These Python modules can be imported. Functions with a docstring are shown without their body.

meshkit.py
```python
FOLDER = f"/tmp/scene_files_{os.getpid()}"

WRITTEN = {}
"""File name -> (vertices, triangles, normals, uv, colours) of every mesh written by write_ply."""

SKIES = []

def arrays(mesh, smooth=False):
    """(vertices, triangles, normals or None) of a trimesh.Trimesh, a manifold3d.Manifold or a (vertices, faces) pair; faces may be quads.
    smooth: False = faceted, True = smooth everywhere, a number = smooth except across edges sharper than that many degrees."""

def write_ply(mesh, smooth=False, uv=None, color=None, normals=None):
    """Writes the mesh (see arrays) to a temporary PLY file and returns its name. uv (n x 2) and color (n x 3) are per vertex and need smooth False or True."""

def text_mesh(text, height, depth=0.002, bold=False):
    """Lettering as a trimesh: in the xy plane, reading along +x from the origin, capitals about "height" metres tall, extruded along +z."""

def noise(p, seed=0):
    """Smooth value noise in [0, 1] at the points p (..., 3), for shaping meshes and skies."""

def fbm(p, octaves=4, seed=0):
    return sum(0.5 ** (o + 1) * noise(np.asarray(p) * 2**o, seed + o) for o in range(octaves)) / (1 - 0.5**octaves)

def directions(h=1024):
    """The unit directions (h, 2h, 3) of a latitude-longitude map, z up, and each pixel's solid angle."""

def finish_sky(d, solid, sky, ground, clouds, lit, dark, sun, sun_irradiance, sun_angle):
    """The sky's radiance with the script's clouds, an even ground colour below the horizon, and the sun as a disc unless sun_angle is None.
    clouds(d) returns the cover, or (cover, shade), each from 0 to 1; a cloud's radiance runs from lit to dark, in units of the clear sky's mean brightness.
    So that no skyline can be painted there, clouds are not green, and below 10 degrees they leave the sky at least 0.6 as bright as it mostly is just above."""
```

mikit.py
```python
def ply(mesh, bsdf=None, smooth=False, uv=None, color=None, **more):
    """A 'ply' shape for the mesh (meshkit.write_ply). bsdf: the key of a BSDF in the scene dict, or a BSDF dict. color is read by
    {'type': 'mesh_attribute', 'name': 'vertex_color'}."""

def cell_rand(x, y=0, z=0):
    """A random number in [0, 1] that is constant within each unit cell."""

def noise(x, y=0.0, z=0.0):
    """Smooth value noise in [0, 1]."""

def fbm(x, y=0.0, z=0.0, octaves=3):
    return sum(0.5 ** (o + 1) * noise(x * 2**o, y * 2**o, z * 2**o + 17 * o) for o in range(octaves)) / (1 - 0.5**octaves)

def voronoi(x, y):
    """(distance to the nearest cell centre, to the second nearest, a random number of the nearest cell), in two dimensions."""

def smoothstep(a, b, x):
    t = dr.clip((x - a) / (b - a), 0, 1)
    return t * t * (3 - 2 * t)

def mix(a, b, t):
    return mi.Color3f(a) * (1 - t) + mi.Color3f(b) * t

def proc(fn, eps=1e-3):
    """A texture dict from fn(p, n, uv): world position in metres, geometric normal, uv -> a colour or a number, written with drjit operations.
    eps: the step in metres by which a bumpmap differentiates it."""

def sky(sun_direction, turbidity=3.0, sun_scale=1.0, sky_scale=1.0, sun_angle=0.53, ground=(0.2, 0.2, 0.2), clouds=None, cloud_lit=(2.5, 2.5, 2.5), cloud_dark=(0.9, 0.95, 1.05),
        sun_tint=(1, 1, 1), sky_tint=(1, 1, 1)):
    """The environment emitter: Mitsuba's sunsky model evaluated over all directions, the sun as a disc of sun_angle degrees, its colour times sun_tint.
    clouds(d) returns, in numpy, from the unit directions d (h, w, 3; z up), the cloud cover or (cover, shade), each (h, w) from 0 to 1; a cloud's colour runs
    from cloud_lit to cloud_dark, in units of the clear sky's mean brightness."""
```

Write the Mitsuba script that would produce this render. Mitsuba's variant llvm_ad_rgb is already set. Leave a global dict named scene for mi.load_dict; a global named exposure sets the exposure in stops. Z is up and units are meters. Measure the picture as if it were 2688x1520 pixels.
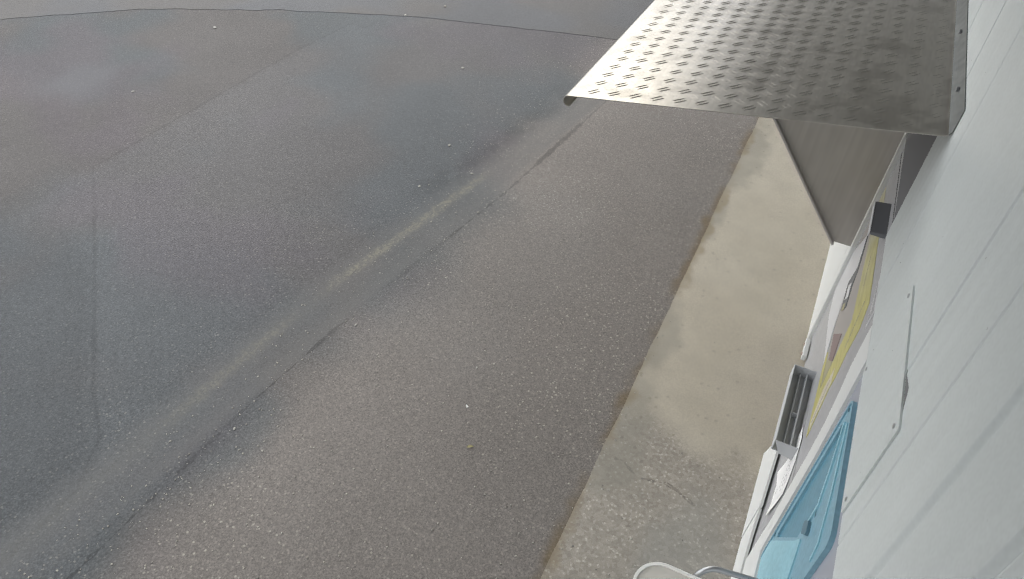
import math
import numpy as np
import trimesh
import drjit as dr
import mitsuba as mi
import mikit
import meshkit
from shapely.geometry import Polygon, box as sbox
from shapely import affinity

T = mi.ScalarTransform4f
rng = np.random.default_rng(7)

# World: X runs along the wall away from the camera, Y is the distance out from the wall, Z is up (metres).
# ------------------------------------------------------------------ camera, sky, exposure
CAM = np.array([0.0, 0.575, 4.0])
FWD = np.array([0.68428, 0.28022, -0.67323])
UP = np.array([0.58831, 0.33337, 0.73673])
scene = {
    'type': 'scene',
    'camera': {'type': 'perspective', 'fov': 69.346, 'fov_axis': 'x', 'near_clip': 0.02, 'far_clip': 600.0,
               'to_world': T().look_at(origin=CAM.tolist(), target=(CAM + FWD).tolist(), up=UP.tolist())},
}


def overcast(d):
    n = meshkit.fbm(d * np.array([2.2, 2.2, 4.0]), 4, seed=3)
    return np.ones(d.shape[:2]), np.clip((n - 0.35) * 1.2, 0, 0.6)


scene['sky'] = mikit.sky([0.78, 0.50, 0.38], turbidity=3, sun_scale=0.031, sun_angle=26, sun_tint=(0.80, 0.95, 1.20), clouds=overcast,
                         cloud_lit=(2.47, 2.5, 2.56), cloud_dark=(1.4, 1.42, 1.48))
exposure = 3.5
labels = {'sky': {'kind': 'structure', 'label': 'overcast sky above the yard'}}

# ------------------------------------------------------------------ texture helpers
noise, fbm, voronoi, smoothstep, mix, cell_rand = mikit.noise, mikit.fbm, mikit.voronoi, mikit.smoothstep, mikit.mix, mikit.cell_rand


def polyline(x, y, pts):
    """Distance to a polyline, and how far along it the nearest point lies."""
    best, along, total = mi.Float(1e6), mi.Float(0), 0.0
    for (ax, ay), (bx, by) in zip(pts[:-1], pts[1:]):
        L = math.hypot(bx - ax, by - ay)
        ux, uy = (bx - ax) / L, (by - ay) / L
        t = dr.clip((x - ax) * ux + (y - ay) * uy, 0, L)
        d = dr.sqrt(dr.square(x - ax - ux * t) + dr.square(y - ay - uy * t))
        along = dr.select(d < best, total + t, along)
        best = dr.minimum(best, d)
        total += L
    return best, along


CRACK = [(-2.0, 3.45), (0.9, 3.33), (2.2, 3.28), (3.0, 3.2), (3.6, 3.13), (4.3, 3.02), (5.2, 2.88), (7.6, 2.66), (12, 2.3)]
SEAM = [(-1.0, 3.95), (0.7, 3.72), (1.2, 3.74), (1.53, 3.92), (1.8, 4.27), (2.7, 5.25), (3.67, 6.33), (6.6, 6.31), (9, 6.1)]
FADED = [(8.6, 2.6), (7.4, 2.85), (5.3, 3.19), (4.2, 3.37), (3.5, 3.49), (2.57, 3.58), (1.2, 3.69), (-1, 3.9)]


def asphalt_colour(p, n, uv):
    x, y = p.x, p.y
    wob = (fbm(x * 6, y * 6) - 0.5) * 0.10
    big = fbm(x * 0.55 + 3, y * 0.55, 1)
    mid = fbm(x * 2.3, y * 2.3, 5)
    hue = fbm(x * 0.8 + 11, y * 0.8 + 7, 2)
    hue2 = fbm(x * 0.9 + 31, y * 0.9 + 2, 9)
    c = mix((0.156, 0.147, 0.142), (0.137, 0.147, 0.152), smoothstep(0.38, 0.62, hue))
    c = mix(c, (0.159, 0.143, 0.152), smoothstep(0.5, 0.72, hue2) * 0.7)
    c = c * (0.90 + 0.20 * big) * (0.93 + 0.14 * mid)
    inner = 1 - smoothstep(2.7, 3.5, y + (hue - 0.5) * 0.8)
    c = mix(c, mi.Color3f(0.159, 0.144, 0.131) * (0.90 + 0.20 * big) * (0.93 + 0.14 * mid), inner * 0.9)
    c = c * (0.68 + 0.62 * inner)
    # newer course between the two seams is a little cooler and paler
    strip = smoothstep(3.25, 3.45, y + wob) * (1 - smoothstep(6.2, 6.4, y + wob))
    c = mix(c, mi.Color3f(0.130, 0.138, 0.150) * (0.82 + 0.36 * big), strip * 0.18)
    # aggregate: binder with stones of several sizes and tones
    g2 = fbm(x * 95, y * 95, 3)
    a1, a2, ar = voronoi(x * 120 + 7, y * 120)
    b1, b2, br = voronoi(x * 46 + 2, y * 46 + 5)
    c = c * (0.86 + 0.22 * g2) * (0.84 + 0.32 * ar) * (1 - 0.10 * smoothstep(0.35, 0.6, a1))
    c = c * (1 + (0.42 * br - 0.17) * (1 - smoothstep(0.20, 0.46, b1)))
    v1, v2, r = voronoi(x * 58, y * 58)
    st = (1 - smoothstep(0.18, 0.42, v1)) * smoothstep(0.86, 0.985, r)
    near = 0.20 + 0.80 * smoothstep(0.35, 0.62, fbm(x * 0.9, y * 0.9, 21)) * (1 - smoothstep(2.2, 4.6, y))
    c = mix(c, mi.Color3f(0.38, 0.36, 0.315) * (0.6 + 0.6 * cell_rand(r * 977)), st * near * 0.8)
    w1, w2, r2 = voronoi(x * 24 + 5, y * 24)
    st2 = (1 - smoothstep(0.10, 0.22, w1)) * smoothstep(0.80, 0.95, r2)
    c = mix(c, (0.44, 0.42, 0.36), st2 * near * 0.8)
    # cracked lane seam, worn smooth and grey beside it
    d, al = polyline(x, y, CRACK)
    jag = (fbm(x * 14, y * 14, 4) - 0.5) * 0.06
    band = 1 - smoothstep(0.03, 0.28, dr.abs(d + jag))
    side = smoothstep(-0.02, 0.10, y - (3.52 - 0.115 * x))
    c = mix(c, (0.146, 0.143, 0.138), band * side * 0.55)
    width = 0.006 + 0.016 * smoothstep(0.35, 0.7, noise(al * 2.2, 4.0))
    c = c * (1 - 0.34 * (1 - smoothstep(width * 0.4, width * 1.6, dr.abs(d + jag * 0.6))) * (0.35 + 0.65 * smoothstep(0.25, 0.6, noise(al * 1.3, 9.0))))
    # darker smear beyond the faded line
    ds, als = polyline(x, y, [(5.0, 3.52), (6.2, 3.25), (7.2, 3.06)])
    c = c * (1 - 0.16 * (1 - smoothstep(0.02, 0.24, ds + wob * 1.5)) * smoothstep(0.3, 0.6, fbm(x * 9, y * 9, 4)))
    # thin seam
    d, al = polyline(x, y, SEAM)
    c = c * (1 - 0.16 * (1 - smoothstep(0.004, 0.024, dr.abs(d + jag * 0.6))) * smoothstep(0.2, 0.5, noise(al * 1.1, 2.0)))
    vignette = smoothstep(-0.05, 0.22, (y - 3.72) - 0.2 * dr.maximum(x - 1.2, 0) * 0 - 1.1 * dr.maximum(x - 1.35, 0) + jag)  # lower-left corner darkened in the colour, standing in for lens vignetting
    c = c * (1 - 0.15 * vignette * smoothstep(0.0, 0.9, 3.3 - x))
    # almost worn-off yellowish line
    d, al = polyline(x, y, FADED)
    strong = smoothstep(3.0, 3.5, al) * (1 - smoothstep(5.0, 5.5, al)) + 0.55 * smoothstep(5.6, 5.9, al) * (1 - smoothstep(6.5, 7.0, al)) + 0.12
    keep = (0.25 + 0.75 * smoothstep(0.35, 0.75, fbm(x * 70, y * 70, 8))) * (1 - smoothstep(0.01, 0.075, dr.abs(d + jag * 0.8))) * strong
    c = mix(c, (0.33, 0.305, 0.21), keep * 0.48)
    dust = (1 - smoothstep(0.03, 0.24, dr.abs(d + jag)))
    c = mix(c, (0.146, 0.143, 0.138), dust * 0.40)
    # pale dried puddle
    pd = dr.sqrt(dr.square((x - 4.75) / 0.55) + dr.square((y - 7.75) / 0.42)) + (fbm(x * 3, y * 3, 14) - 0.5) * 0.9
    c = mix(c, (0.138, 0.146, 0.153), (1 - smoothstep(0.25, 1.15, pd)) * 0.32)
    # mossy dirt washed against the concrete
    e = y - 1.05 + (fbm(x * 5, y * 5, 6) - 0.5) * 0.10
    moss = (1 - smoothstep(0.0, 0.085, e)) * smoothstep(0.30, 0.62, fbm(x * 3.2, y * 2.0, 3))
    c = mix(c, mi.Color3f(0.165, 0.125, 0.075) * (0.7 + 0.6 * g2), moss * 0.8)
    return c


def asphalt_height(p, n, uv):
    x, y = p.x, p.y
    v1, v2, r = voronoi(x * 62, y * 62)
    return 0.0016 * noise(x * 130, y * 130) + 0.0020 * (1 - smoothstep(0.1, 0.5, v1)) * r


def patch_colour(p, n, uv):
    x, y = p.x, p.y
    c = mix((0.150, 0.152, 0.158), (0.158, 0.152, 0.148), smoothstep(0.4, 0.6, fbm(x * 0.7, y * 0.7, 2))) * 0.92
    return c * 0.80 * (0.9 + 0.2 * fbm(x * 0.6, y * 0.6, 4)) * (0.70 + 0.35 * noise(x * 200, y * 200) + 0.25 * fbm(x * 60, y * 60, 3))


def concrete_colour(p, n, uv):
    x, y = p.x, p.y
    big = fbm(x * 1.1, y * 1.1, 1)
    mid = fbm(x * 5.5, y * 5.5, 2)
    c = mix((0.440, 0.400, 0.325), (0.455, 0.418, 0.345), smoothstep(0.35, 0.65, big))
    # the near bay is a rougher, greyer pour
    rough = 1 - smoothstep(3.15, 3.62, x + (fbm(x * 2.1, y * 2.1, 7) - 0.5) * 0.9)
    v1, v2, r = voronoi(x * 52, y * 52)
    v1b, v2b, rb = voronoi(x * 17 + 4, y * 17)
    c = mix(c, (0.315, 0.286, 0.248), rough * 0.92)
    c = mix(c, (0.44, 0.42, 0.37), rough * (1 - smoothstep(0.15, 0.40, v1)) * smoothstep(0.80, 0.97, r) * 0.9)
    c = c * (1 + rough * (0.30 * r - 0.15))
    hair = polyline(x, y, [(2.95, 1.06), (2.93, 0.90), (2.86, 0.78), (2.90, 0.60), (2.84, 0.40)])[0] + (fbm(x * 20, y * 20, 4) - 0.5) * 0.05
    c = c * (1 - 0.30 * (1 - smoothstep(0.002, 0.009, dr.abs(hair))))
    c = c * (0.93 + 0.14 * mid) * (0.92 + 0.16 * noise(x * 170, y * 170))
    # damp, dirty outer edge with a few lobes
    lobe = dr.minimum(dr.square((x - 4.15) / 0.42) + dr.square((y - 1.05) / 0.24), dr.square((x - 3.35) / 0.5) + dr.square((y - 1.08) / 0.30))
    lobe = dr.minimum(lobe, dr.square((x - 7.2) / 1.0) + dr.square((y - 1.05) / 0.28))
    lobe = dr.minimum(lobe, dr.square((x - 5.9) / 0.5) + dr.square((y - 1.1) / 0.17))
    lobe = dr.minimum(lobe, dr.square((x - 2.9) / 0.30) + dr.square((y - 0.95) / 0.22))
    damp = 1 - smoothstep(0.55, 1.15, dr.sqrt(lobe) + (fbm(x * 7, y * 7, 5) - 0.5) * 0.7)
    c = mix(c, mi.Color3f(0.255, 0.242, 0.205) * (0.8 + 0.4 * mid), damp * 0.55)
    e = 1.05 - y + (fbm(x * 6, y * 6, 6) - 0.5) * 0.14
    moss = 1 - smoothstep(0.0, 0.07, e)
    c = mix(c, mi.Color3f(0.235, 0.185, 0.115) * (0.7 + 0.6 * mid), moss * smoothstep(0.25, 0.65, fbm(x * 3.2, y * 2.0, 3)) * 0.6)
    # grey stain near the foot of the dispenser and scattered spots
    sp = (1 - smoothstep(0.10, 0.30, v1b)) * smoothstep(0.93, 0.97, rb)
    c = c * (1 - 0.16 * sp)
    gs = 1 - smoothstep(0.5, 1.2, dr.sqrt(dr.square((x - 2.35) / 0.7) + dr.square((y - 0.35) / 0.28)) + (fbm(x * 4, y * 4, 8) - 0.5) * 0.7)
    c = mix(c, (0.32, 0.322, 0.30), gs * 0.35)
    return c


def concrete_height(p, n, uv):
    return 0.0016 * noise(p.x * 140, p.y * 140) + 0.0020 * fbm(p.x * 30, p.y * 30, 4)


def wall_colour(p, n, uv):
    s = fbm(p.x * 1.4, p.z * 1.4, p.y * 2)
    streak = fbm(p.x * 22, p.z * 0.8, 3.0)
    c = mix((0.53, 0.570, 0.560), (0.575, 0.612, 0.602), s)
    c = c * (0.95 + 0.07 * streak) * (0.975 + 0.05 * noise(p.x * 120, p.z * 120, 2))
    low = 1 - smoothstep(0.02, 0.30, p.z + (fbm(p.x * 9, p.z * 9, 2) - 0.5) * 0.2)
    v1, v2, r = voronoi(p.x * 7, p.z * 7)
    fly = (1 - smoothstep(0.012, 0.03, v1)) * smoothstep(0.90, 0.92, r)
    return mix(mix(c, (0.47, 0.455, 0.41), low * 0.45), (0.10, 0.10, 0.10), fly * 0.8)


def metal_colour(p, n, uv):
    s = fbm(p.x * 3, p.y * 3, p.z * 3)
    scr = fbm(p.x * 14, p.y * 90, 2.0)
    c = mix((0.45, 0.428, 0.392), (0.52, 0.50, 0.462), s) * (0.90 + 0.18 * scr)
    grime = smoothstep(0.55, 0.8, fbm(p.x * 8, p.y * 8, 6))
    return mix(c, (0.22, 0.205, 0.18), grime * 0.4)


def metal_rough(p, n, uv):
    return 0.24 + 0.12 * fbm(p.x * 11, p.y * 11, 3)


def flange_shade_colour(p, n, uv):
    return mix((0.125, 0.135, 0.132), (0.185, 0.195, 0.19), fbm(p.x * 25 + p.z * 40, p.z * 12, 2)) * (0.85 + 0.3 * fbm(p.x * 4, p.z * 4, 8))


def gusset_colour(p, n, uv):
    brushed = fbm(p.y * 60, p.z * 3, 1)
    s = fbm(p.y * 4, p.z * 4, 3)
    return mix((0.38, 0.362, 0.335), (0.48, 0.458, 0.43), s) * (0.93 + 0.14 * brushed)


def grey_colour(p, n, uv):
    return mix((0.335, 0.34, 0.35), (0.385, 0.385, 0.385), fbm(p.x * 3, p.z * 3, 2)) * (0.95 + 0.1 * noise(p.x * 60, p.z * 60))


def yellow_colour(p, n, uv):
    faded = smoothstep(3.5, 4.3, p.x + (fbm(p.x * 4, p.z * 4, 1) - 0.5) * 0.5)
    streak = fbm(p.x * 9, p.z * 40, 3)
    return mix((0.455, 0.425, 0.17), (0.43, 0.41, 0.27), faded) * (0.82 + 0.3 * streak)


def blue_light(p, n, uv):
    return mix((0.182, 0.342, 0.425), (0.212, 0.380, 0.465), fbm(p.x * 5, p.z * 3, 2)) * (0.93 + 0.12 * noise(p.x * 70, p.z * 70, 3))


def blue_pale(p, n, uv):
    return mix((0.245, 0.475, 0.555), (0.285, 0.52, 0.60), fbm(p.x * 5, p.z * 3, 4)) * (0.93 + 0.12 * noise(p.x * 70, p.z * 70, 3))


def blue_dark(p, n, uv):
    return mix((0.095, 0.245, 0.330), (0.115, 0.272, 0.360), fbm(p.x * 5, p.z * 3, 6)) * (0.93 + 0.12 * noise(p.x * 70, p.z * 70, 3))


def paper_colour(p, n, uv):
    return mix((0.70, 0.70, 0.685), (0.80, 0.80, 0.79), fbm(p.x * 9, p.z * 9, 3))


def stone_colour(p, n, uv):
    r = cell_rand(dr.floor(p.x * 50), dr.floor(p.y * 50))
    return mix((0.20, 0.19, 0.175), (0.46, 0.44, 0.385), r) * (0.8 + 0.3 * noise(p.x * 300, p.y * 300, p.z * 300))


P = mikit.proc


def bsdf(name, **kw):
    scene[name] = {'type': 'twosided', 'b': {'type': 'principled', **kw}}


def rgb(*v):
    return {'type': 'rgb', 'value': list(v)}


def bumped(name, height, scale, eps, **kw):
    scene[name] = {'type': 'twosided', 'b': {'type': 'bumpmap', 'scale': scale, 'arbitrary': P(height, eps), 'inner': {'type': 'principled', **kw}}}


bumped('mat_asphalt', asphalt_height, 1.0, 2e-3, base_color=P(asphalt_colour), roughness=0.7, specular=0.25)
bumped('mat_patch', asphalt_height, 0.8, 2e-3, base_color=P(patch_colour), roughness=0.7, specular=0.25)
bumped('mat_concrete', concrete_height, 1.0, 2e-3, base_color=P(concrete_colour), roughness=0.8, specular=0.35)
bsdf('mat_wall', base_color=P(wall_colour), roughness=0.42, specular=0.45)
bsdf('mat_soffit', base_color=rgb(0.30, 0.30, 0.28), roughness=0.7)
bsdf('mat_trim', base_color=rgb(0.63, 0.645, 0.63), roughness=0.4, specular=0.45)
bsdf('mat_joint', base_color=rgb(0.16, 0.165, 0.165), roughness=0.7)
bsdf('mat_metal', base_color=P(metal_colour), roughness=P(metal_rough), metallic=0.7)
bsdf('mat_flange_shaded', base_color=P(flange_shade_colour), roughness=0.6, metallic=0.35)  # same metal as the sheet, darkened so its shade sits in the colour
bsdf('mat_tread', base_color=rgb(0.36, 0.345, 0.315), roughness=0.5, metallic=0.6)
bsdf('mat_gusset', base_color=P(gusset_colour), roughness=0.42, metallic=0.75)
bsdf('mat_edge', base_color=rgb(0.46, 0.44, 0.43), roughness=0.4, metallic=0.6)
bsdf('mat_grey', base_color=P(grey_colour), roughness=0.4)
bsdf('mat_grey_dark', base_color=rgb(0.155, 0.16, 0.168), roughness=0.45)
bsdf('mat_light_grey', base_color=rgb(0.56, 0.565, 0.57), roughness=0.4)
bsdf('mat_yellow', base_color=P(yellow_colour), roughness=0.4)
bsdf('mat_cream', base_color=rgb(0.52, 0.485, 0.38), roughness=0.45)
bsdf('mat_olive', base_color=rgb(0.33, 0.31, 0.20), roughness=0.5)
bsdf('mat_taupe', base_color=rgb(0.335, 0.315, 0.295), roughness=0.5)
bsdf('mat_plum', base_color=rgb(0.225, 0.175, 0.17), roughness=0.45)
bsdf('mat_ink', base_color=rgb(0.06, 0.062, 0.066), roughness=0.6)
bsdf('mat_faint_ink', base_color=rgb(0.34, 0.34, 0.35), roughness=0.6)
bsdf('mat_steel', base_color=rgb(0.50, 0.51, 0.52), roughness=0.33, metallic=0.8)
bsdf('mat_chute', base_color=rgb(0.50, 0.515, 0.53), roughness=0.5, metallic=0.1)
bsdf('mat_hood', base_color=rgb(0.15, 0.158, 0.172), roughness=0.45)
bsdf('mat_blue', base_color=P(blue_light), roughness=0.35)
bsdf('mat_blue_pale', base_color=P(blue_pale), roughness=0.35)
bsdf('mat_blue_dark', base_color=P(blue_dark), roughness=0.3)
bsdf('mat_blue_deep', base_color=rgb(0.10, 0.19, 0.24), roughness=0.4)
bsdf('mat_lavender', base_color=rgb(0.33, 0.345, 0.385), roughness=0.42)
bsdf('mat_paper', base_color=P(paper_colour), roughness=0.7)
bsdf('mat_shelf', base_color=rgb(0.66, 0.62, 0.55), roughness=0.5)
bsdf('mat_rim', base_color=rgb(0.90, 0.88, 0.83), roughness=0.35)
bsdf('mat_stone', base_color=P(stone_colour), roughness=0.8)
bsdf('mat_pebble', base_color=rgb(0.36, 0.35, 0.32), roughness=0.75)
bsdf('mat_leaf', base_color=rgb(0.30, 0.27, 0.13), roughness=0.6)
bsdf('mat_rust', base_color=rgb(0.42, 0.33, 0.28), roughness=0.6)

# ------------------------------------------------------------------ shape helpers


def bevel_box(x0, x1, y0, y1, z0, z1, b=0.004):
    b = min(b, 0.45 * (x1 - x0), 0.45 * (y1 - y0), 0.45 * (z1 - z0))
    pts = []
    for i in (0, 1):
        for j in (0, 1):
            for k in (0, 1):
                c = np.array([(x0, x1)[i], (y0, y1)[j], (z0, z1)[k]])
                s = np.array([1 - 2 * i, 1 - 2 * j, 1 - 2 * k]) * b
                for free in range(3):
                    q = c + s
                    q[free] = c[free]
                    pts.append(q)
    return trimesh.convex.convex_hull(np.array(pts))


KICK_A, KICK_Z, KICK_OUT = 3.45, 0.40, 0.08


def out_at(z, off, kick=True):
    """How far out the front stands: upright above 0.4 m, a flared kick panel below."""
    z = np.asarray(z, float)
    return np.where((z < KICK_Z) & kick, off + (KICK_Z - z) * (KICK_OUT + off - 0.0) / KICK_Z, off) if off >= 0 else \
        np.where((z < KICK_Z) & kick, off + (KICK_Z - z) * KICK_OUT / KICK_Z, off)


def plate(poly, off, th, kick=True):
    """A sheet lying on the front of the wall: poly in (along, height), its back at depth off, th thick; it follows the kick panel."""
    poly = poly if hasattr(poly, 'exterior') else Polygon(poly).buffer(0)
    bits = []
    cells = [(sbox(-50, KICK_Z, 50, 50), False)]
    cells += [(sbox(-50, -5, KICK_A, KICK_Z), kick), (sbox(KICK_A, -5, 50, KICK_Z), False)]
    for cell, flare in cells:
        part = poly.intersection(cell)
        for g in getattr(part, 'geoms', [part]):
            if g.is_empty or g.geom_type != 'Polygon' or g.area < 1e-6:
                continue
            m = trimesh.creation.extrude_polygon(g, th, engine='earcut')
            v = m.vertices
            w = np.stack([v[:, 0], v[:, 2] + np.where(flare, off + np.maximum(0, KICK_Z - v[:, 1]) * KICK_OUT / KICK_Z, off), v[:, 1]], 1)
            bits.append(trimesh.Trimesh(w, m.faces[:, ::-1], process=False))
    return trimesh.util.concatenate(bits)


def tube(path, r, n=12, closed_ends=True):
    path = np.asarray(path, float)
    tang = np.gradient(path, axis=0)
    tang /= np.linalg.norm(tang, axis=1, keepdims=True)
    ref = np.array([0.3, 0.2, 0.93])
    u = np.cross(tang, ref)
    u /= np.linalg.norm(u, axis=1, keepdims=True)
    w = np.cross(tang, u)
    ang = np.linspace(0, 2 * np.pi, n, endpoint=False)
    v = (path[:, None] + r * (np.cos(ang)[None, :, None] * u[:, None] + np.sin(ang)[None, :, None] * w[:, None])).reshape(-1, 3)
    f = []
    for i in range(len(path) - 1):
        for j in range(n):
            a, b, c, d = i * n + j, i * n + (j + 1) % n, (i + 1) * n + (j + 1) % n, (i + 1) * n + j
            f += [[a, b, c], [a, c, d]]
    if closed_ends:
        v = np.vstack([v, path[:1], path[-1:]])
        for j in range(n):
            f += [[len(v) - 2, (j + 1) % n, j], [len(v) - 1, (len(path) - 1) * n + j, (len(path) - 1) * n + (j + 1) % n]]
    m = trimesh.Trimesh(v, f, process=False)
    m.fix_normals()
    return m


def smooth_path(pts, r=0.05, n=8):
    """A polyline with rounded corners."""
    pts = [np.asarray(p, float) for p in pts]
    out = [pts[0]]
    for a, b, c in zip(pts[:-2], pts[1:-1], pts[2:]):
        u, w = a - b, c - b
        t = min(r, 0.49 * np.linalg.norm(u), 0.49 * np.linalg.norm(w))
        p0, p2 = b + u / np.linalg.norm(u) * t, b + w / np.linalg.norm(w) * t
        for s in np.linspace(0, 1, n):
            out.append((1 - s) ** 2 * p0 + 2 * s * (1 - s) * b + s * s * p2)
    return np.array(out + [pts[-1]])


def rounded(poly, r):
    return poly.buffer(-r).buffer(r, quad_segs=6)


def sheet_profile(outline, th, x0, x1, nx=2):
    """A bent sheet: outline of (out, height) points, th thick to its underside, swept along X."""
    o = np.asarray(outline, float)
    t = np.gradient(o, axis=0)
    t /= np.linalg.norm(t, axis=1, keepdims=True)
    nrm = np.stack([t[:, 1], -t[:, 0]], 1)          # towards the underside for an outline that runs out from the wall
    ring = np.vstack([o, (o + nrm * th)[::-1]])
    xs = np.linspace(x0, x1, nx)
    k = len(ring)
    v = np.array([[x, p[0], p[1]] for x in xs for p in ring])
    f = []
    for i in range(nx - 1):
        for j in range(k):
            a, b = i * k + j, i * k + (j + 1) % k
            f += [[a, b, b + k], [a, b + k, a + k]]
    m = len(o)
    for j in range(m - 1):
        a, b, c, d = j, j + 1, k - 2 - j, k - 1 - j
        f += [[a, d, c], [a, c, b]]
        e = (nx - 1) * k
        f += [[e + a, e + c, e + d], [e + a, e + b, e + c]]
    mesh = trimesh.Trimesh(v, f, process=False)
    mesh.fix_normals()
    return mesh


def numbered(key):
    if key not in scene and key not in labels:
        return key
    i = 1
    while f'{key}_{i:03d}' in scene or f'{key}_{i:03d}' in labels:
        i += 1
    return f'{key}_{i:03d}'


def add(name, mesh, mat, parent=None, smooth=False, label=None, **more):
    key = numbered((parent + '__' if parent else '') + name)
    scene[key] = mikit.ply(mesh, mat, smooth=smooth, **more)
    if label:
        labels[key] = {'label': label}
    return key


def thing(name, label, cat, group=None, kind=None):
    key = numbered(name)
    labels[key] = {'label': label, 'category': cat}
    if group:
        labels[key]['group'] = group
    return key


def structure(name, mesh, mat, label):
    scene[name] = mikit.ply(mesh, mat)
    labels[name] = {'label': label, 'kind': 'structure'}


def sheet(poly, z, th=0.05):
    m = trimesh.creation.extrude_polygon(poly, th, engine='earcut')
    m.apply_translation([0, 0, z - th])
    return m


# ------------------------------------------------------------------ ground
structure('asphalt_yard', trimesh.Trimesh([[-60, -60, 0], [90, -60, 0], [90, 90, 0], [-60, 90, 0]], [[0, 1, 2], [0, 2, 3]]), 'mat_asphalt',
          'worn grey asphalt of the yard with cracks and pale grit')
xs = np.arange(-8, 24, 0.06)
edge = 1.05 + 0.010 * (meshkit.fbm(np.stack([xs * 3, xs * 0, xs * 0], 1), 4, 5) - 0.5) * 2
slab = Polygon([(-8, -0.3), (24, -0.3)] + list(zip(xs[::-1], edge[::-1])))
structure('concrete_apron', sheet(slab, 0.006), 'mat_concrete', 'pale concrete strip along the foot of the wall')
far = [(9.35, 1.2), (9.22, 2.3), (9.05, 3.28), (8.68, 4.37), (8.23, 5.67), (7.43, 7.22), (6.49, 8.65), (5.36, 9.71), (3.8, 10.6), (0, 12), (-20, 16), (-20, 60), (60, 60), (60, 1.2)]
dense = []
for p, q in zip(far[:9], far[1:10]):
    n_ = max(2, int(math.dist(p, q) / 0.08))
    for s in np.linspace(0, 1, n_, endpoint=False):
        x, y = p[0] + s * (q[0] - p[0]), p[1] + s * (q[1] - p[1])
        w = 0.05 * (meshkit.fbm(np.array([[x * 4, y * 4, 0]]), 4, 8)[0] - 0.5)
        dense.append((x + w, y + w))
structure('asphalt_patch', sheet(Polygon(dense + far[9:]), 0.005, 0.03), 'mat_patch', 'lighter newer asphalt beyond the curved seam at the top')

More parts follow.
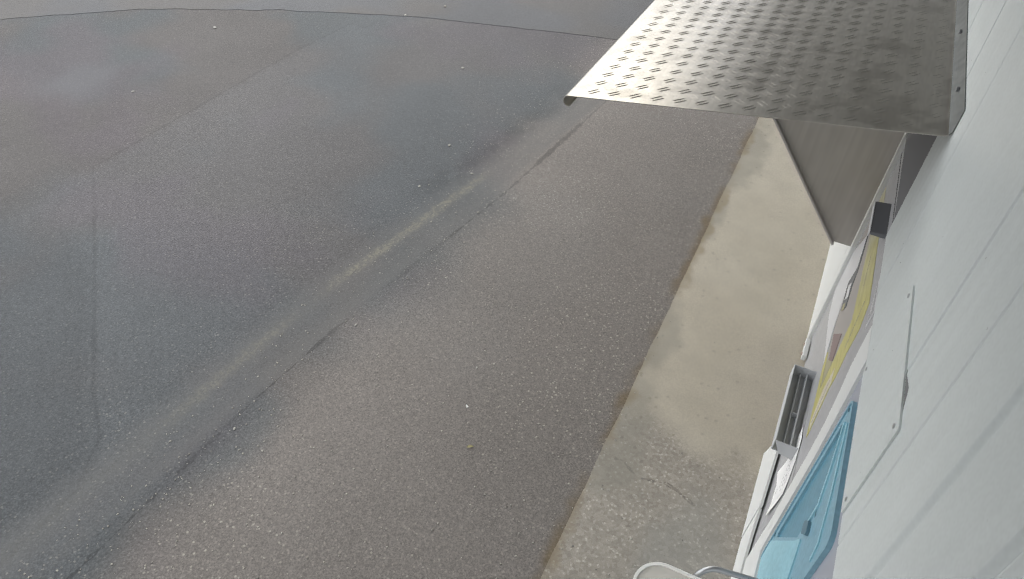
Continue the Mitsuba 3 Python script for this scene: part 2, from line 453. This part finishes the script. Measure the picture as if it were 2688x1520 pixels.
# loose grit: real little stones, far too many to count
ico = trimesh.creation.icosphere(subdivisions=0)
vs, fs, k = [], [], 0
for _ in range(5200):
    x, y = rng.uniform(0.3, 6.0), rng.uniform(0.25, 3.6)
    d = meshkit.fbm(np.array([[x * 0.9, y * 0.9, 21]]), 3, 0)[0]
    if rng.random() > (0.25 + 1.1 * max(0, d - 0.3)) * (1.0 if y > 1.0 else (0.55 if x < 3.3 else 0.06)):
        continue
    r = 0.0024 + 0.0042 * rng.random() ** 2.4
    v = ico.vertices * (1 + 0.35 * (rng.random((len(ico.vertices), 1)) - 0.5)) * np.array([r * rng.uniform(0.8, 1.5), r, r * 0.75])
    a = rng.uniform(0, 6.28)
    R = np.array([[math.cos(a), -math.sin(a), 0], [math.sin(a), math.cos(a), 0], [0, 0, 1]])
    vs.append(v @ R.T + [x, y, (0.0065 if y < 1.05 else 0.0005) + r * 0.35])
    fs.append(ico.faces + k)
    k += len(ico.vertices)
scene['loose_grit'] = mikit.ply(trimesh.Trimesh(np.vstack(vs), np.vstack(fs), process=False), 'mat_stone')
labels['loose_grit'] = {'label': 'pale loose grit strewn over the asphalt and rough concrete', 'category': 'grit', 'kind': 'stuff'}

PEBBLES = [(5.69, 3.72, .020, 'pale flat pebble beyond the dark smear, well left of the canopy corner'),
           (4.92, 3.61, .017, 'pale pebble on the asphalt left of the upper end of the faded line'),
           (5.36, 3.29, .017, 'pale pebble right at the upper end of the faded yellowish line'),
           (3.13, 3.09, .014, 'pale pebble beside the lower lane crack near the middle'),
           (6.56, 7.50, .026, 'pale pebble far up the yard at the upper left'),
           (7.27, 4.42, .022, 'pale pebble far up the yard nearest the canopy tip'),
           (4.88, 7.10, .017, 'small pale pebble beside the dried puddle at the left'),
           (3.19, 2.10, .012, 'pale pebble among dense grit in the middle of the asphalt'),
           (1.97, 3.23, .013, 'pale pebble just below the lane crack at the lower left'),
           (8.74, 5.49, .024, 'dark pebble on the far lighter asphalt at the top'),
           (8.20, 5.78, .024, 'pale pebble lying next to the curved seam at the top')]
for x, y, r, text in PEBBLES:
    m = trimesh.creation.icosphere(subdivisions=2)
    m.vertices *= (0.8 + 0.5 * meshkit.noise(m.vertices * 1.7 + x * 9, 2))[:, None]
    m.vertices *= np.array([r, r * 0.7, r * 0.5]) * 0.8
    m.apply_transform(trimesh.transformations.rotation_matrix(x * 5, [0, 0, 1]))
    m.apply_translation([x, y, r * 0.32 + (0.005 if x > 8.5 else 0)])
    key = thing('pebble', text, 'pebble', 'loose pebbles on the asphalt')
    scene[key] = mikit.ply(m, 'mat_stone' if 'dark' in text else 'mat_pebble', smooth=True)

t_ = np.linspace(0, 1, 9)
wid = 0.010 * np.sin(np.pi * t_ ** 0.8)
lv = np.vstack([np.stack([t_ * 0.045, wid, 0.006 + 0.006 * np.sin(3 * t_) + 0.004], 1), np.stack([t_ * 0.045, 0 * wid, 0.004 + 0.006 * np.sin(3 * t_)], 1), np.stack([t_ * 0.045, -wid, 0.010 + 0.006 * np.sin(3 * t_)], 1)])
lf = [[9 * a + i, 9 * a + i + 1, 9 * a + 10 + i] for a in (0, 1) for i in range(8)] + [[9 * a + i, 9 * a + 10 + i, 9 * a + 9 + i] for a in (0, 1) for i in range(8)]
leaf = trimesh.Trimesh(lv, lf, process=False)
leaf.apply_transform(trimesh.transformations.rotation_matrix(-1.0, [0, 0, 1]))
leaf.apply_translation([2.55, 1.84, 0])
scene['leaf'] = mikit.ply(leaf, 'mat_leaf', smooth=True)
labels['leaf'] = {'label': 'small dry yellowish leaf lying on the asphalt', 'category': 'leaf'}
scrap = trimesh.creation.box([0.030, 0.014, 0.003])
scrap.vertices[scrap.vertices[:, 0] > 0] *= [0.5, 0.4, 1]
scrap.apply_transform(trimesh.transformations.rotation_matrix(0.9, [0.2, 0.1, 1]))
scrap.apply_translation([2.85, 2.0, 0.006])
scene['paper_scrap'] = mikit.ply(scrap, 'mat_paper')
labels['paper_scrap'] = {'label': 'tiny torn white scrap lying on the gritty asphalt', 'category': 'scrap'}

# ------------------------------------------------------------------ building: white clad wall with eaves
b = thing('building', 'white panel clad building wall with vertical joints', 'building')
add('backing', trimesh.creation.box(bounds=[[-8, -0.32, -0.2], [16, -0.20, 4.15]]), 'mat_joint', b)
JOINTS = [-6.0, -4.8, -3.6, -2.4, -1.2, -0.05, 0.30, 0.65, 0.99, 1.34, 1.67, 2.06, 3.10, 3.62]
SOFT = {1.67: (0.011, 0.003), 1.34: (0.030, 0.012), 0.99: (0.03, 0.012), 3.10: (0.020, 0.007), 2.06: (0.016, 0.006)}
for a0, a1 in zip(JOINTS[:-1], JOINTS[1:]):
    low = 1.76 if a0 > 0.9 else 0.0
    top = 4.15
    g = 0.0004
    if a0 == 3.10:      # micro-ribbed panel
        w, pr = a0 + g, [(a0 + g, -0.1)]
        n_ = 9
        p_ = (a1 - a0 - 2 * g) / n_
        for i in range(n_):
            x = a0 + g + i * p_
            pr += [(x, -0.0022 if i else -0.004), (x + 0.010, 0.0), (x + p_ - 0.010, 0.0)]
        pr += [(a1 - g, -0.0022), (a1 - g, -0.1)]
        m = trimesh.creation.extrude_polygon(Polygon(pr), top - low, engine='earcut')
        m.apply_translation([0, 0, low])
    else:
        def lip(a_edge, sign):
            w_, d_ = SOFT.get(a_edge, (0.003, 0.003))
            t_ = np.linspace(0, 1, 9)
            return [(a_edge + sign * (g + w_ * q), -d_ * (0.5 + 0.5 * math.cos(math.pi * q))) for q in t_]
        m = trimesh.creation.extrude_polygon(Polygon([(a0 + g, -0.1)] + lip(a0, 1) + lip(a1, -1)[::-1] + [(a1 - g, -0.1)]), top - low, engine='earcut')
        m.apply_translation([0, 0, low])
    add('wall_panel', m, 'mat_wall', b, smooth=30)
# beyond the grey fascia: panels above the canopy and the far bay
for a0, a1 in ((3.6235, 4.19), (4.197, 5.30), (5.307, 6.4), (6.407, 7.5), (7.507, 16)):
    low = 2.46 if a0 < 4.6 else 1.82
    if a0 < 4.6:
        a1 = min(a1, 4.6565) if a0 > 4.19 else a1
    add('wall_panel', bevel_box(a0, a1, -0.1, 0.0, low, 4.15, 0.006), 'mat_wall', b)
add('wall_panel', bevel_box(4.66, 5.30, -0.1, 0.0, 1.8235, 4.15, 0.006), 'mat_wall', b)
# white post between the two machines, running into the white base frame
post = Polygon([(2.63, 1.757), (2.87, 1.757), (2.84, 1.50), (2.775, 1.35), (2.73, 1.18), (2.715, 0.95), (2.725, 0.42), (2.53, 0.15), (1.0, 0.15), (1.0, 0.30), (2.50, 0.33), (2.57, 0.40), (2.565, 1.10), (2.59, 1.40)])
add('post', plate(post, -0.02, 0.02), 'mat_trim', b, label='white post between the grey machine and the blue dispenser')
# base rail in two lengths with an open seam between them
add('base_rail', plate([(3.43, 0.008), (3.43, 0.235), (3.10, 0.20), (2.90, 0.18), (2.755, 0.008)], -0.008, 0.016), 'mat_trim', b)
add('base_rail', plate([(2.880, 0.172), (2.70, 0.146), (2.53, 0.132), (1.0, 0.132), (1.0, 0.008), (2.738, 0.008)], -0.010, 0.016), 'mat_trim', b)
kick = trimesh.creation.extrude_polygon(Polygon([(-0.15, 0), (0.066, 0), (-0.045, 0.42), (-0.15, 0.42)]), 2.44, engine='earcut')
v = kick.vertices
kick = trimesh.Trimesh(np.stack([1.0 + v[:, 2], v[:, 0], v[:, 1]], 1), kick.faces, process=False)
kick.fix_normals()
add('kick_panel', kick, 'mat_grey', b, label='grey flared kick panel at the foot of the machines')
# near bay below the plate (out of frame) and far bay
add('wall_panel', bevel_box(4.66, 4.80, -0.1, 0.0, 0.0, 1.8165, 0.006), 'mat_trim', b, label='narrow white corner strip at the far side of the grey machine')
add('wall_panel', bevel_box(4.806, 5.9, -0.1, 0.0, 0.0, 1.8165, 0.006), 'mat_trim', b)
add('wall_panel', bevel_box(5.906, 16, -0.1, 0.0, 0.0, 1.8165, 0.006), 'mat_trim', b)
fb = add('foot_bracket', bevel_box(4.40, 4.60, -0.02, 0.012, 0.03, 0.085, 0.004), 'mat_trim', b)
add('bolt', trimesh.creation.cylinder(0.012, 0.014, sections=10, transform=trimesh.transformations.translation_matrix([4.55, 0.014, 0.058]) @ trimesh.transformations.rotation_matrix(np.pi / 2, [1, 0, 0])), 'mat_rust', fb)
add('bolt', trimesh.creation.cylinder(0.012, 0.014, sections=10, transform=trimesh.transformations.translation_matrix([4.44, 0.014, 0.058]) @ trimesh.transformations.rotation_matrix(np.pi / 2, [1, 0, 0])), 'mat_rust', fb)
add('roof', bevel_box(-8, 16, -6.0, 2.6, 4.152, 4.35, 0.02), 'mat_soffit', b)  # unseen roof, its overhang deepened and lowered to shade wall and canopy

# ------------------------------------------------------------------ cover plate over the dispenser
cp = thing('cover_plate', 'flat white metal cover plate screwed to the wall above the blue dispenser', 'cover plate')
add('sheet', plate(rounded(Polygon([(1.795, 1.765), (2.55, 1.765), (2.55, 2.25), (1.795, 2.25)]), 0.012), 0.0005, 0.0070, kick=False), 'mat_wall', cp)
add('rib_gap_shade', plate([(1.875, 2.2505), (2.05, 2.2505), (1.95, 2.283)], 0.0002, 0.0006, kick=False), 'mat_joint', cp, label='dark patch painted as the shaded gap where a wall rib runs under the plate')  # flat dark wedge painted for the shade in the gap, nothing is cut out
for a, z in ((2.515, 2.217), (1.838, 2.212), (1.828, 1.81), (2.51, 1.81)):
    add('screw', trimesh.creation.cylinder(0.0085, 0.005, sections=12, transform=trimesh.transformations.translation_matrix([a, 0.009, z]) @ trimesh.transformations.rotation_matrix(np.pi / 2, [1, 0, 0])), 'mat_steel', cp)

# ------------------------------------------------------------------ canopy of tread plate
ca = thing('canopy', 'sloping tread plate canopy with a rolled front edge above the grey machine', 'canopy')
A0, A1 = 3.29, 6.3
prof = [(0.004, 2.625), (0.004, 2.56), (0.006, 2.522), (0.014, 2.505), (0.03, 2.497)]
slope = -0.30 / 1.73
prof += [(y, 2.5 + slope * y) for y in (0.3, 0.7, 1.1, 1.45)]
yc, zc, rr = 1.700, 2.5 + slope * 1.700 - 0.030, 0.030
for a in np.linspace(80, -110, 14):
    prof.append((yc + rr * math.cos(math.radians(a)), zc + rr * math.sin(math.radians(a))))
add('sheet', sheet_profile(prof[3:], 0.004, A0, A1, 2), 'mat_metal', ca, smooth=35)
fl = sheet_profile([(0.0045, 2.625), (0.0045, 2.56), (0.0062, 2.522), (0.0138, 2.5065)], 0.004, A0, A1, 2)
add('wall_flange', fl, 'mat_flange_shaded', ca, smooth=35, label='brushed flange of the canopy screwed to the wall, shade painted into its colour')
SH = ca + '__sheet'
ang = math.atan(slope)


def bar(L=0.070, W=0.0052, H=0.0022):
    t = np.linspace(-1, 1, 7)
    w = W / 2 * np.sqrt(np.maximum(0, 1 - np.abs(t) ** 3)) + 0.0004
    v = []
    for ti, wi in zip(t, w):
        v += [[ti * L / 2, -wi, 0], [ti * L / 2, -wi * 0.5, H * (1 - ti ** 4) + 0.0002], [ti * L / 2, wi * 0.5, H * (1 - ti ** 4) + 0.0002], [ti * L / 2, wi, 0]]
    f = []
    for i in range(6):
        for j in range(3):
            a, b_ = 4 * i + j, 4 * i + j + 1
            f += [[a, a + 4, b_ + 4], [a, b_ + 4, b_]]
    return trimesh.Trimesh(v, f, process=False)


def pair(theta, H=0.0022):
    ms = []
    for s in (-1, 1):
        m = bar(H=H)
        m.apply_translation([s * 0.0015, s * 0.0125, 0])
        ms.append(m)
    m = trimesh.util.concatenate(ms)
    m.apply_transform(trimesh.transformations.rotation_matrix(theta, [0, 0, 1]))
    return m


def on_canopy(a, y):
    return T().translate([a, y, 2.5 + slope * y + 0.0003]).rotate([1, 0, 0], math.degrees(ang))


tread = mikit.ply(pair(math.radians(-47)), 'mat_tread', smooth=40)
PA, PY = 0.112, 0.1095
spots = []
for i in range(27):
    for j in range(16):
        a, y = A0 + 0.075 + i * PA, 0.065 + j * PY
        if y < 1.70:
            spots.append((a, y))
spots.sort(key=lambda s: s[0])
for a, y in spots[:300]:
    scene[numbered(SH + '__tread')] = {**tread, 'to_world': on_canopy(a + rng.uniform(-.002, .002), y + rng.uniform(-.002, .002)).rotate([0, 0, 1], rng.uniform(-2.5, 2.5))}


def joined(places, theta, H=0.0022):
    ms = []
    for a, y in places:
        m = pair(theta, H)
        m.apply_transform(np.array(on_canopy(a, y).matrix, dtype=float))
        ms.append(m)
    return trimesh.util.concatenate(ms)


scene[SH + '__far_treads'] = mikit.ply(joined(spots[300:], math.radians(-47)), 'mat_tread', smooth=40)
labels[SH + '__far_treads'] = {'kind': 'stuff'}
cross = [(a + PA / 2, y + PY / 2) for a, y in spots if y + PY / 2 < 1.70]
scene[SH + '__cross_treads'] = mikit.ply(joined(cross, math.radians(43), 0.0007), 'mat_metal', smooth=40)
labels[SH + '__cross_treads'] = {'kind': 'stuff'}
# flange screw heads
for a in (3.62, 4.35, 5.1):
    add('screw', trimesh.creation.cylinder(0.011, 0.010, sections=10, transform=trimesh.transformations.translation_matrix([a, 0.012, 2.57]) @ trimesh.transformations.rotation_matrix(np.pi / 2, [1, 0, 0])), 'mat_grey_dark', ca)
# triangular gusset plate that carries the canopy
GA = 4.62
gus = Polygon([(0.010, 0.965), (0.115, 0.965), (0.755, 1.75), (1.235, 2.270), (0.010, 2.485)])
m = trimesh.creation.extrude_polygon(gus, 0.008, engine='earcut')
v = m.vertices
m = trimesh.Trimesh(np.stack([GA + v[:, 2], v[:, 0], v[:, 1]], 1), m.faces, process=False)
m.fix_normals()
gk = add('gusset', m, 'mat_gusset', ca, label='triangular brushed steel gusset plate under the canopy')
fold = [np.array([0, 0.118, 0.965]), np.array([0, 0.757, 1.748]), np.array([0, 1.238, 2.268])]
bits = []
for p, q in zip(fold[:-1], fold[1:]):
    d = (q - p) / np.linalg.norm(q - p)
    nn = np.array([0, d[2], -d[1]])
    c = [p, q, q + nn * 0.012, p + nn * 0.012]
    hull = [x + np.array([o, 0, 0]) for x in c for o in (GA - 0.045, GA + 0.012)]
    bits.append(trimesh.convex.convex_hull(np.array(hull)))
add('folded_edge', trimesh.util.concatenate(bits), 'mat_edge', gk)

# ------------------------------------------------------------------ grey vending machine
vm = thing('vending_machine', 'grey vending machine with a faded yellow frame set in the wall under the canopy', 'vending machine')
OFF = -0.03
add('body', bevel_box(2.715, 4.655, -0.19, OFF, 0.0, 1.80, 0.004), 'mat_grey', vm)
add('front_skirt', plate([(2.72, 0.15), (3.449, 0.20), (3.449, 0.55), (2.72, 0.55)], OFF, 0.004), 'mat_grey', vm)
add('front_skirt', plate([(2.50, 0.10), (2.718, 0.10), (2.718, 0.40), (2.50, 0.36)], OFF, 0.004), 'mat_grey', vm)
add('fascia', bevel_box(3.627, 4.656, -0.1, -0.012, 1.806, 2.4585, 0.004), 'mat_grey_dark', vm, label='dark grey fascia panel above the grey machine')
yf = Polygon([(4.62, 1.47), (3.32, 1.53), (3.22, 1.42), (3.22, 1.25), (3.175, 1.10), (3.18, 1.0), (3.085, 0.70), (3.09, 0.668), (3.77, 0.715), (3.73, 0.775), (3.39, 0.765), (3.44, 0.95), (3.52, 1.235), (4.35, 1.30), (4.62, 1.30)])
add('yellow_frame', plate(yf, OFF, 0.0025), 'mat_yellow', vm, label='faded yellow frame printed round the machine front')
win = Polygon([(4.60, 1.295), (4.35, 1.295), (3.525, 1.23), (3.445, 0.95), (3.395, 0.77), (3.73, 0.78), (4.60, 0.90)])
add('window', plate(win, OFF, 0.0012), 'mat_taupe', vm)
add('olive_field', plate([(3.62, 0.78), (3.40, 0.772), (3.45, 0.94), (3.60, 0.90)], OFF + 0.0012, 0.0012), 'mat_olive', vm)
add('light_band', plate([(4.64, 0.92), (4.40, 1.23), (4.15, 1.17), (4.22, 0.97), (3.99, 0.81), (3.67, 0.72), (3.77, 0.70), (4.36, 0.54), (4.64, 0.56)], OFF + 0.001, 0.0030), 'mat_light_grey', vm)
add('dark_slot', plate([(4.42, 1.24), (4.38, 1.245), (4.12, 1.16), (4.05, 1.08), (3.89, 1.02), (3.99, 0.90), (4.23, 0.955), (4.17, 1.13)], OFF + 0.001, 0.0042), 'mat_grey_dark', vm)
add('product_card', plate([(4.10, 1.055), (3.98, 1.03), (4.03, 0.965), (4.15, 0.99)], OFF + 0.0045, 0.002), 'mat_light_grey', vm)
add('product_card', plate([(3.96, 1.00), (3.91, 0.985), (3.96, 0.925), (4.01, 0.94)], OFF + 0.0045, 0.002), 'mat_olive', vm)
add('plum_block', plate([(3.83, 0.84), (3.60, 1.05), (3.455, 0.955), (3.57, 0.85)], OFF + 0.001, 0.0040), 'mat_plum', vm)
add('cream_label', plate([(3.30, 1.05), (3.19, 1.03), (3.185, 0.98), (3.105, 0.72), (3.17, 0.705), (3.30, 0.86)], OFF + 0.0025, 0.0014), 'mat_cream', vm)
add('label_line', plate([(3.262, 0.99), (3.246, 0.99), (3.138, 0.745), (3.152, 0.743)], OFF + 0.0039, 0.0008), 'mat_taupe', vm)
add('yellow_line', plate([(3.45, 1.44), (3.43, 1.445), (3.31, 1.20), (3.325, 1.19)], OFF + 0.0025, 0.0008), 'mat_olive', vm)
add('yellow_line', plate([(3.95, 1.40), (3.90, 1.405), (3.66, 1.36), (3.70, 1.355)], OFF + 0.0025, 0.0008), 'mat_olive', vm)
add('door_gap', plate([(4.655, 1.69), (4.655, 1.70), (2.90, 1.765), (2.90, 1.755)], OFF, 0.0010), 'mat_ink', vm)
add('door_gap', plate([(2.746, 0.45), (2.738, 0.45), (2.745, 1.10), (2.752, 1.10)], OFF, 0.0010), 'mat_ink', vm)
# hood over the payment slot
hood = trimesh.creation.extrude_polygon(Polygon([(OFF, 1.648), (0.050, 1.636), (0.050, 1.624), (0.045, 1.621), (OFF, 1.620)]), 0.33, engine='earcut')
v = hood.vertices
hood = trimesh.Trimesh(np.stack([3.79 + v[:, 2], v[:, 0], v[:, 1]], 1), hood.faces, process=False)
hood.fix_normals()
hk = add('payment_hood', hood, 'mat_hood', vm, label='dark protruding hood of the payment slot')
add('lip', bevel_box(3.80, 4.115, 0.051, 0.056, 1.600, 1.638, 0.0015), 'mat_light_grey', hk)
# delivery chute: an open metal trough
tk = add('delivery_chute', trimesh.util.concatenate([
    bevel_box(3.105, 3.775, 0.104, 0.110, 0.452, 0.545, 0.0015),
    bevel_box(3.105, 3.775, OFF, 0.1035, 0.450, 0.456, 0.0015),
    bevel_box(3.769, 3.775, OFF, 0.1035, 0.4565, 0.545, 0.0015)]), 'mat_chute', vm, label='open grey metal delivery chute on the machine front')
endp = trimesh.creation.extrude_polygon(Polygon([(OFF, 0.545), (0.110, 0.545), (0.062, 0.445), (OFF, 0.430)]), 0.006, engine='earcut')
v = endp.vertices
endp = trimesh.Trimesh(np.stack([3.098 + v[:, 2], v[:, 0], v[:, 1]], 1), endp.faces, process=False)
endp.fix_normals()
add('end_plate', endp, 'mat_chute', tk)
add('inner_bar', bevel_box(3.11, 3.765, 0.048, 0.056, 0.458, 0.490, 0.002), 'mat_chute', tk)
add('inner_bar', bevel_box(3.11, 3.765, 0.010, 0.018, 0.458, 0.505, 0.002), 'mat_chute', tk)
add('divider', bevel_box(3.40, 3.408, 0.0185, 0.0475, 0.458, 0.50, 0.001), 'mat_chute', tk)

# papers on the front
sg = thing('notice_sign', 'small grey framed notice stuck high on the grey machine beside the post', 'sign')
add('sheet', plate([(3.38, 1.655), (3.30, 1.60), (3.10, 1.535), (3.105, 1.655)], OFF, 0.003), 'mat_light_grey', sg)
add('panel', plate([(3.345, 1.642), (3.28, 1.60), (3.12, 1.552), (3.122, 1.642)], OFF + 0.003, 0.001), 'mat_grey', sg)
add('print', plate([(3.29, 1.632), (3.25, 1.612), (3.16, 1.588), (3.16, 1.600)], OFF + 0.004, 0.0008), 'mat_light_grey', sg)
nt = thing('paper_notice', 'curling torn white paper notice low on the grey machine beside the post', 'notice')
poly = Polygon([(3.29, 0.53), (3.17, 0.57), (3.02, 0.54), (2.90, 0.45), (2.83, 0.345), (2.79, 0.25), (2.86, 0.262), (2.93, 0.262), (3.01, 0.275), (3.06, 0.258), (3.13, 0.242), (3.15, 0.30), (3.17, 0.35), (3.215, 0.385), (3.245, 0.405)])
nm_ = plate(poly, OFF + 0.006, 0.0012)
nm_ = nm_.subdivide().subdivide()
nv = nm_.vertices.copy()
nv[:, 1] += 0.006 * (meshkit.fbm(nv * np.array([7, 0, 9]), 2, 3) - 0.35) + 0.010 * np.clip((2.95 - nv[:, 0]) / 0.15, 0, 1) ** 2
nm_.vertices = nv
add('sheet', nm_, 'mat_paper', nt, smooth=30)
for i, (x0, z0, x1, z1) in enumerate([(3.19, 0.520, 2.96, 0.44), (3.19, 0.490, 2.93, 0.395), (3.17, 0.45, 2.90, 0.350), (3.12, 0.40, 2.89, 0.312), (3.08, 0.36, 2.92, 0.295)]):
    segs = []
    for s in np.linspace(0, 0.9, 9):
        if (int(s * 37) + i) % 4 == 0:
            continue
        a, b_ = s, s + 0.06
        xa, za, xb, zb = x0 + (x1 - x0) * a, z0 + (z1 - z0) * a, x0 + (x1 - x0) * b_, z0 + (z1 - z0) * b_
        segs.append(plate([(xa, za), (xb, zb), (xb, zb + 0.004), (xa, za + 0.004)], OFF + 0.0125, 0.0006))
    add('text_line', trimesh.util.concatenate(segs), 'mat_faint_ink', nt)

# ------------------------------------------------------------------ blue dispenser
bd = thing('blue_dispenser', 'light blue moulded dispenser front recessed in the wall beside the white post', 'dispenser')
add('housing', bevel_box(1.0, 2.70, -0.19, -0.062, 0.0, 1.755, 0.004), 'mat_lavender', bd)
rim = rounded(Polygon([(1.74, 0.31), (2.485, 0.31), (2.485, 1.67), (1.74, 1.67)]), 0.055)
hole = rounded(Polygon([(2.435, 1.55), (2.43, 0.60), (2.115, 1.10), (2.115, 1.36), (2.24, 1.455)]), 0.012)
add('surround', plate(Polygon([(1.0, 0.25), (2.695, 0.25), (2.695, 1.755), (1.0, 1.755)]).difference(rim.buffer(-0.02)), -0.060, 0.045, kick=False), 'mat_lavender', bd)
add('front', plate(rim.difference(hole), -0.0148, 0.013, kick=False), 'mat_blue', bd)
add('recess_panel', plate(hole.buffer(0.01), -0.060, 0.047, kick=False), 'mat_blue_dark', bd, label='darker blue recessed panel of the dispenser')
add('rim_bead', plate(rim.difference(rim.buffer(-0.012)), -0.0018, 0.006, kick=False), 'mat_blue', bd)
add('guide_rail', plate([(2.40, 1.59), (2.22, 1.50), (2.085, 1.40), (2.075, 1.27), (2.09, 1.27), (2.10, 1.385), (2.23, 1.48), (2.40, 1.57)], -0.0018, 0.007, kick=False), 'mat_blue_pale', bd)
add('guide_rail', plate([(2.36, 1.63), (2.02, 1.57), (1.83, 1.50), (1.80, 1.42), (1.815, 1.42), (1.845, 1.485), (2.02, 1.55), (2.36, 1.61)], -0.0018, 0.005, kick=False), 'mat_blue_pale', bd)
add('slot', plate([(2.112, 1.345), (2.055, 1.355), (2.055, 1.370), (2.112, 1.365)], -0.0018, 0.002, kick=False), 'mat_blue_deep', bd)
kn = trimesh.creation.extrude_polygon(rounded(Polygon([(2.11, 1.24), (2.055, 1.32), (1.985, 1.315), (2.05, 1.225)]), 0.015), 0.014, engine='earcut')
v = kn.vertices
kn = trimesh.Trimesh(np.stack([v[:, 0], -0.002 + v[:, 2], v[:, 1]], 1), kn.faces[:, ::-1], process=False)
add('button', kn, 'mat_blue_deep', bd)
add('lower_tray', plate(rounded(Polygon([(2.455, 0.52), (2.10, 1.09), (2.045, 1.20), (1.89, 1.10), (2.28, 0.36), (2.455, 0.345)]), 0.015), -0.0018, 0.006, kick=False), 'mat_blue_pale', bd, label='paler blue lower tray of the dispenser')
for a, z in ((2.462, 0.57), (2.455, 1.61)):
    add('screw', trimesh.creation.cylinder(0.009, 0.006, sections=10, transform=trimesh.transformations.translation_matrix([a, 0.0005, z]) @ trimesh.transformations.rotation_matrix(np.pi / 2, [1, 0, 0])), 'mat_blue_deep', bd)

# ------------------------------------------------------------------ shelf and grab rail near the camera
sh = thing('wall_shelf', 'pale shelf with a rounded corner and white rim beside the blue dispenser', 'shelf')
top = Polygon([(0.9, 0.0), (1.85, 0.0), (1.85, 0.585), (0.9, 0.585)])
top = Polygon([(0.9, 0.0), (1.86, 0.0)] + [(1.85 - 0.13 + 0.13 * math.cos(t), 0.585 - 0.13 + 0.13 * math.sin(t)) for t in np.linspace(0, np.pi / 2, 12)] + [(0.9, 0.585)])
inner = top.buffer(-0.014)
m = trimesh.creation.extrude_polygon(inner, 0.022, engine='earcut')
m.apply_translation([0, 0, 0.870])
add('board', m, 'mat_shelf', sh)
m = trimesh.creation.extrude_polygon(top.difference(inner.buffer(0.0005)), 0.034, engine='earcut')
m.apply_translation([0, 0, 0.866])
add('rim', m, 'mat_rim', sh)
add('bracket', bevel_box(1.55, 1.58, 0.0, 0.45, 0.80, 0.868, 0.003), 'mat_steel', sh)
gr = thing('grab_rail', 'bent grey steel tube rail reaching out from the wall beside the shelf', 'rail')
add('tube', tube(smooth_path([(1.97, -0.05, 0.9), (1.955, 0.10, 0.9), (1.925, 0.285, 0.9), (1.885, 0.335, 0.86), (1.86, 0.345, 0.72), (1.86, 0.10, 0.62), (1.90, -0.02, 0.60)], 0.05, 9), 0.0135), 'mat_steel', gr, smooth=40)
add('wall_flange', trimesh.creation.cylinder(0.03, 0.012, sections=20, transform=trimesh.transformations.translation_matrix([1.972, 0.003, 0.9]) @ trimesh.transformations.rotation_matrix(np.pi / 2, [1, 0, 0])), 'mat_steel', gr, smooth=30)
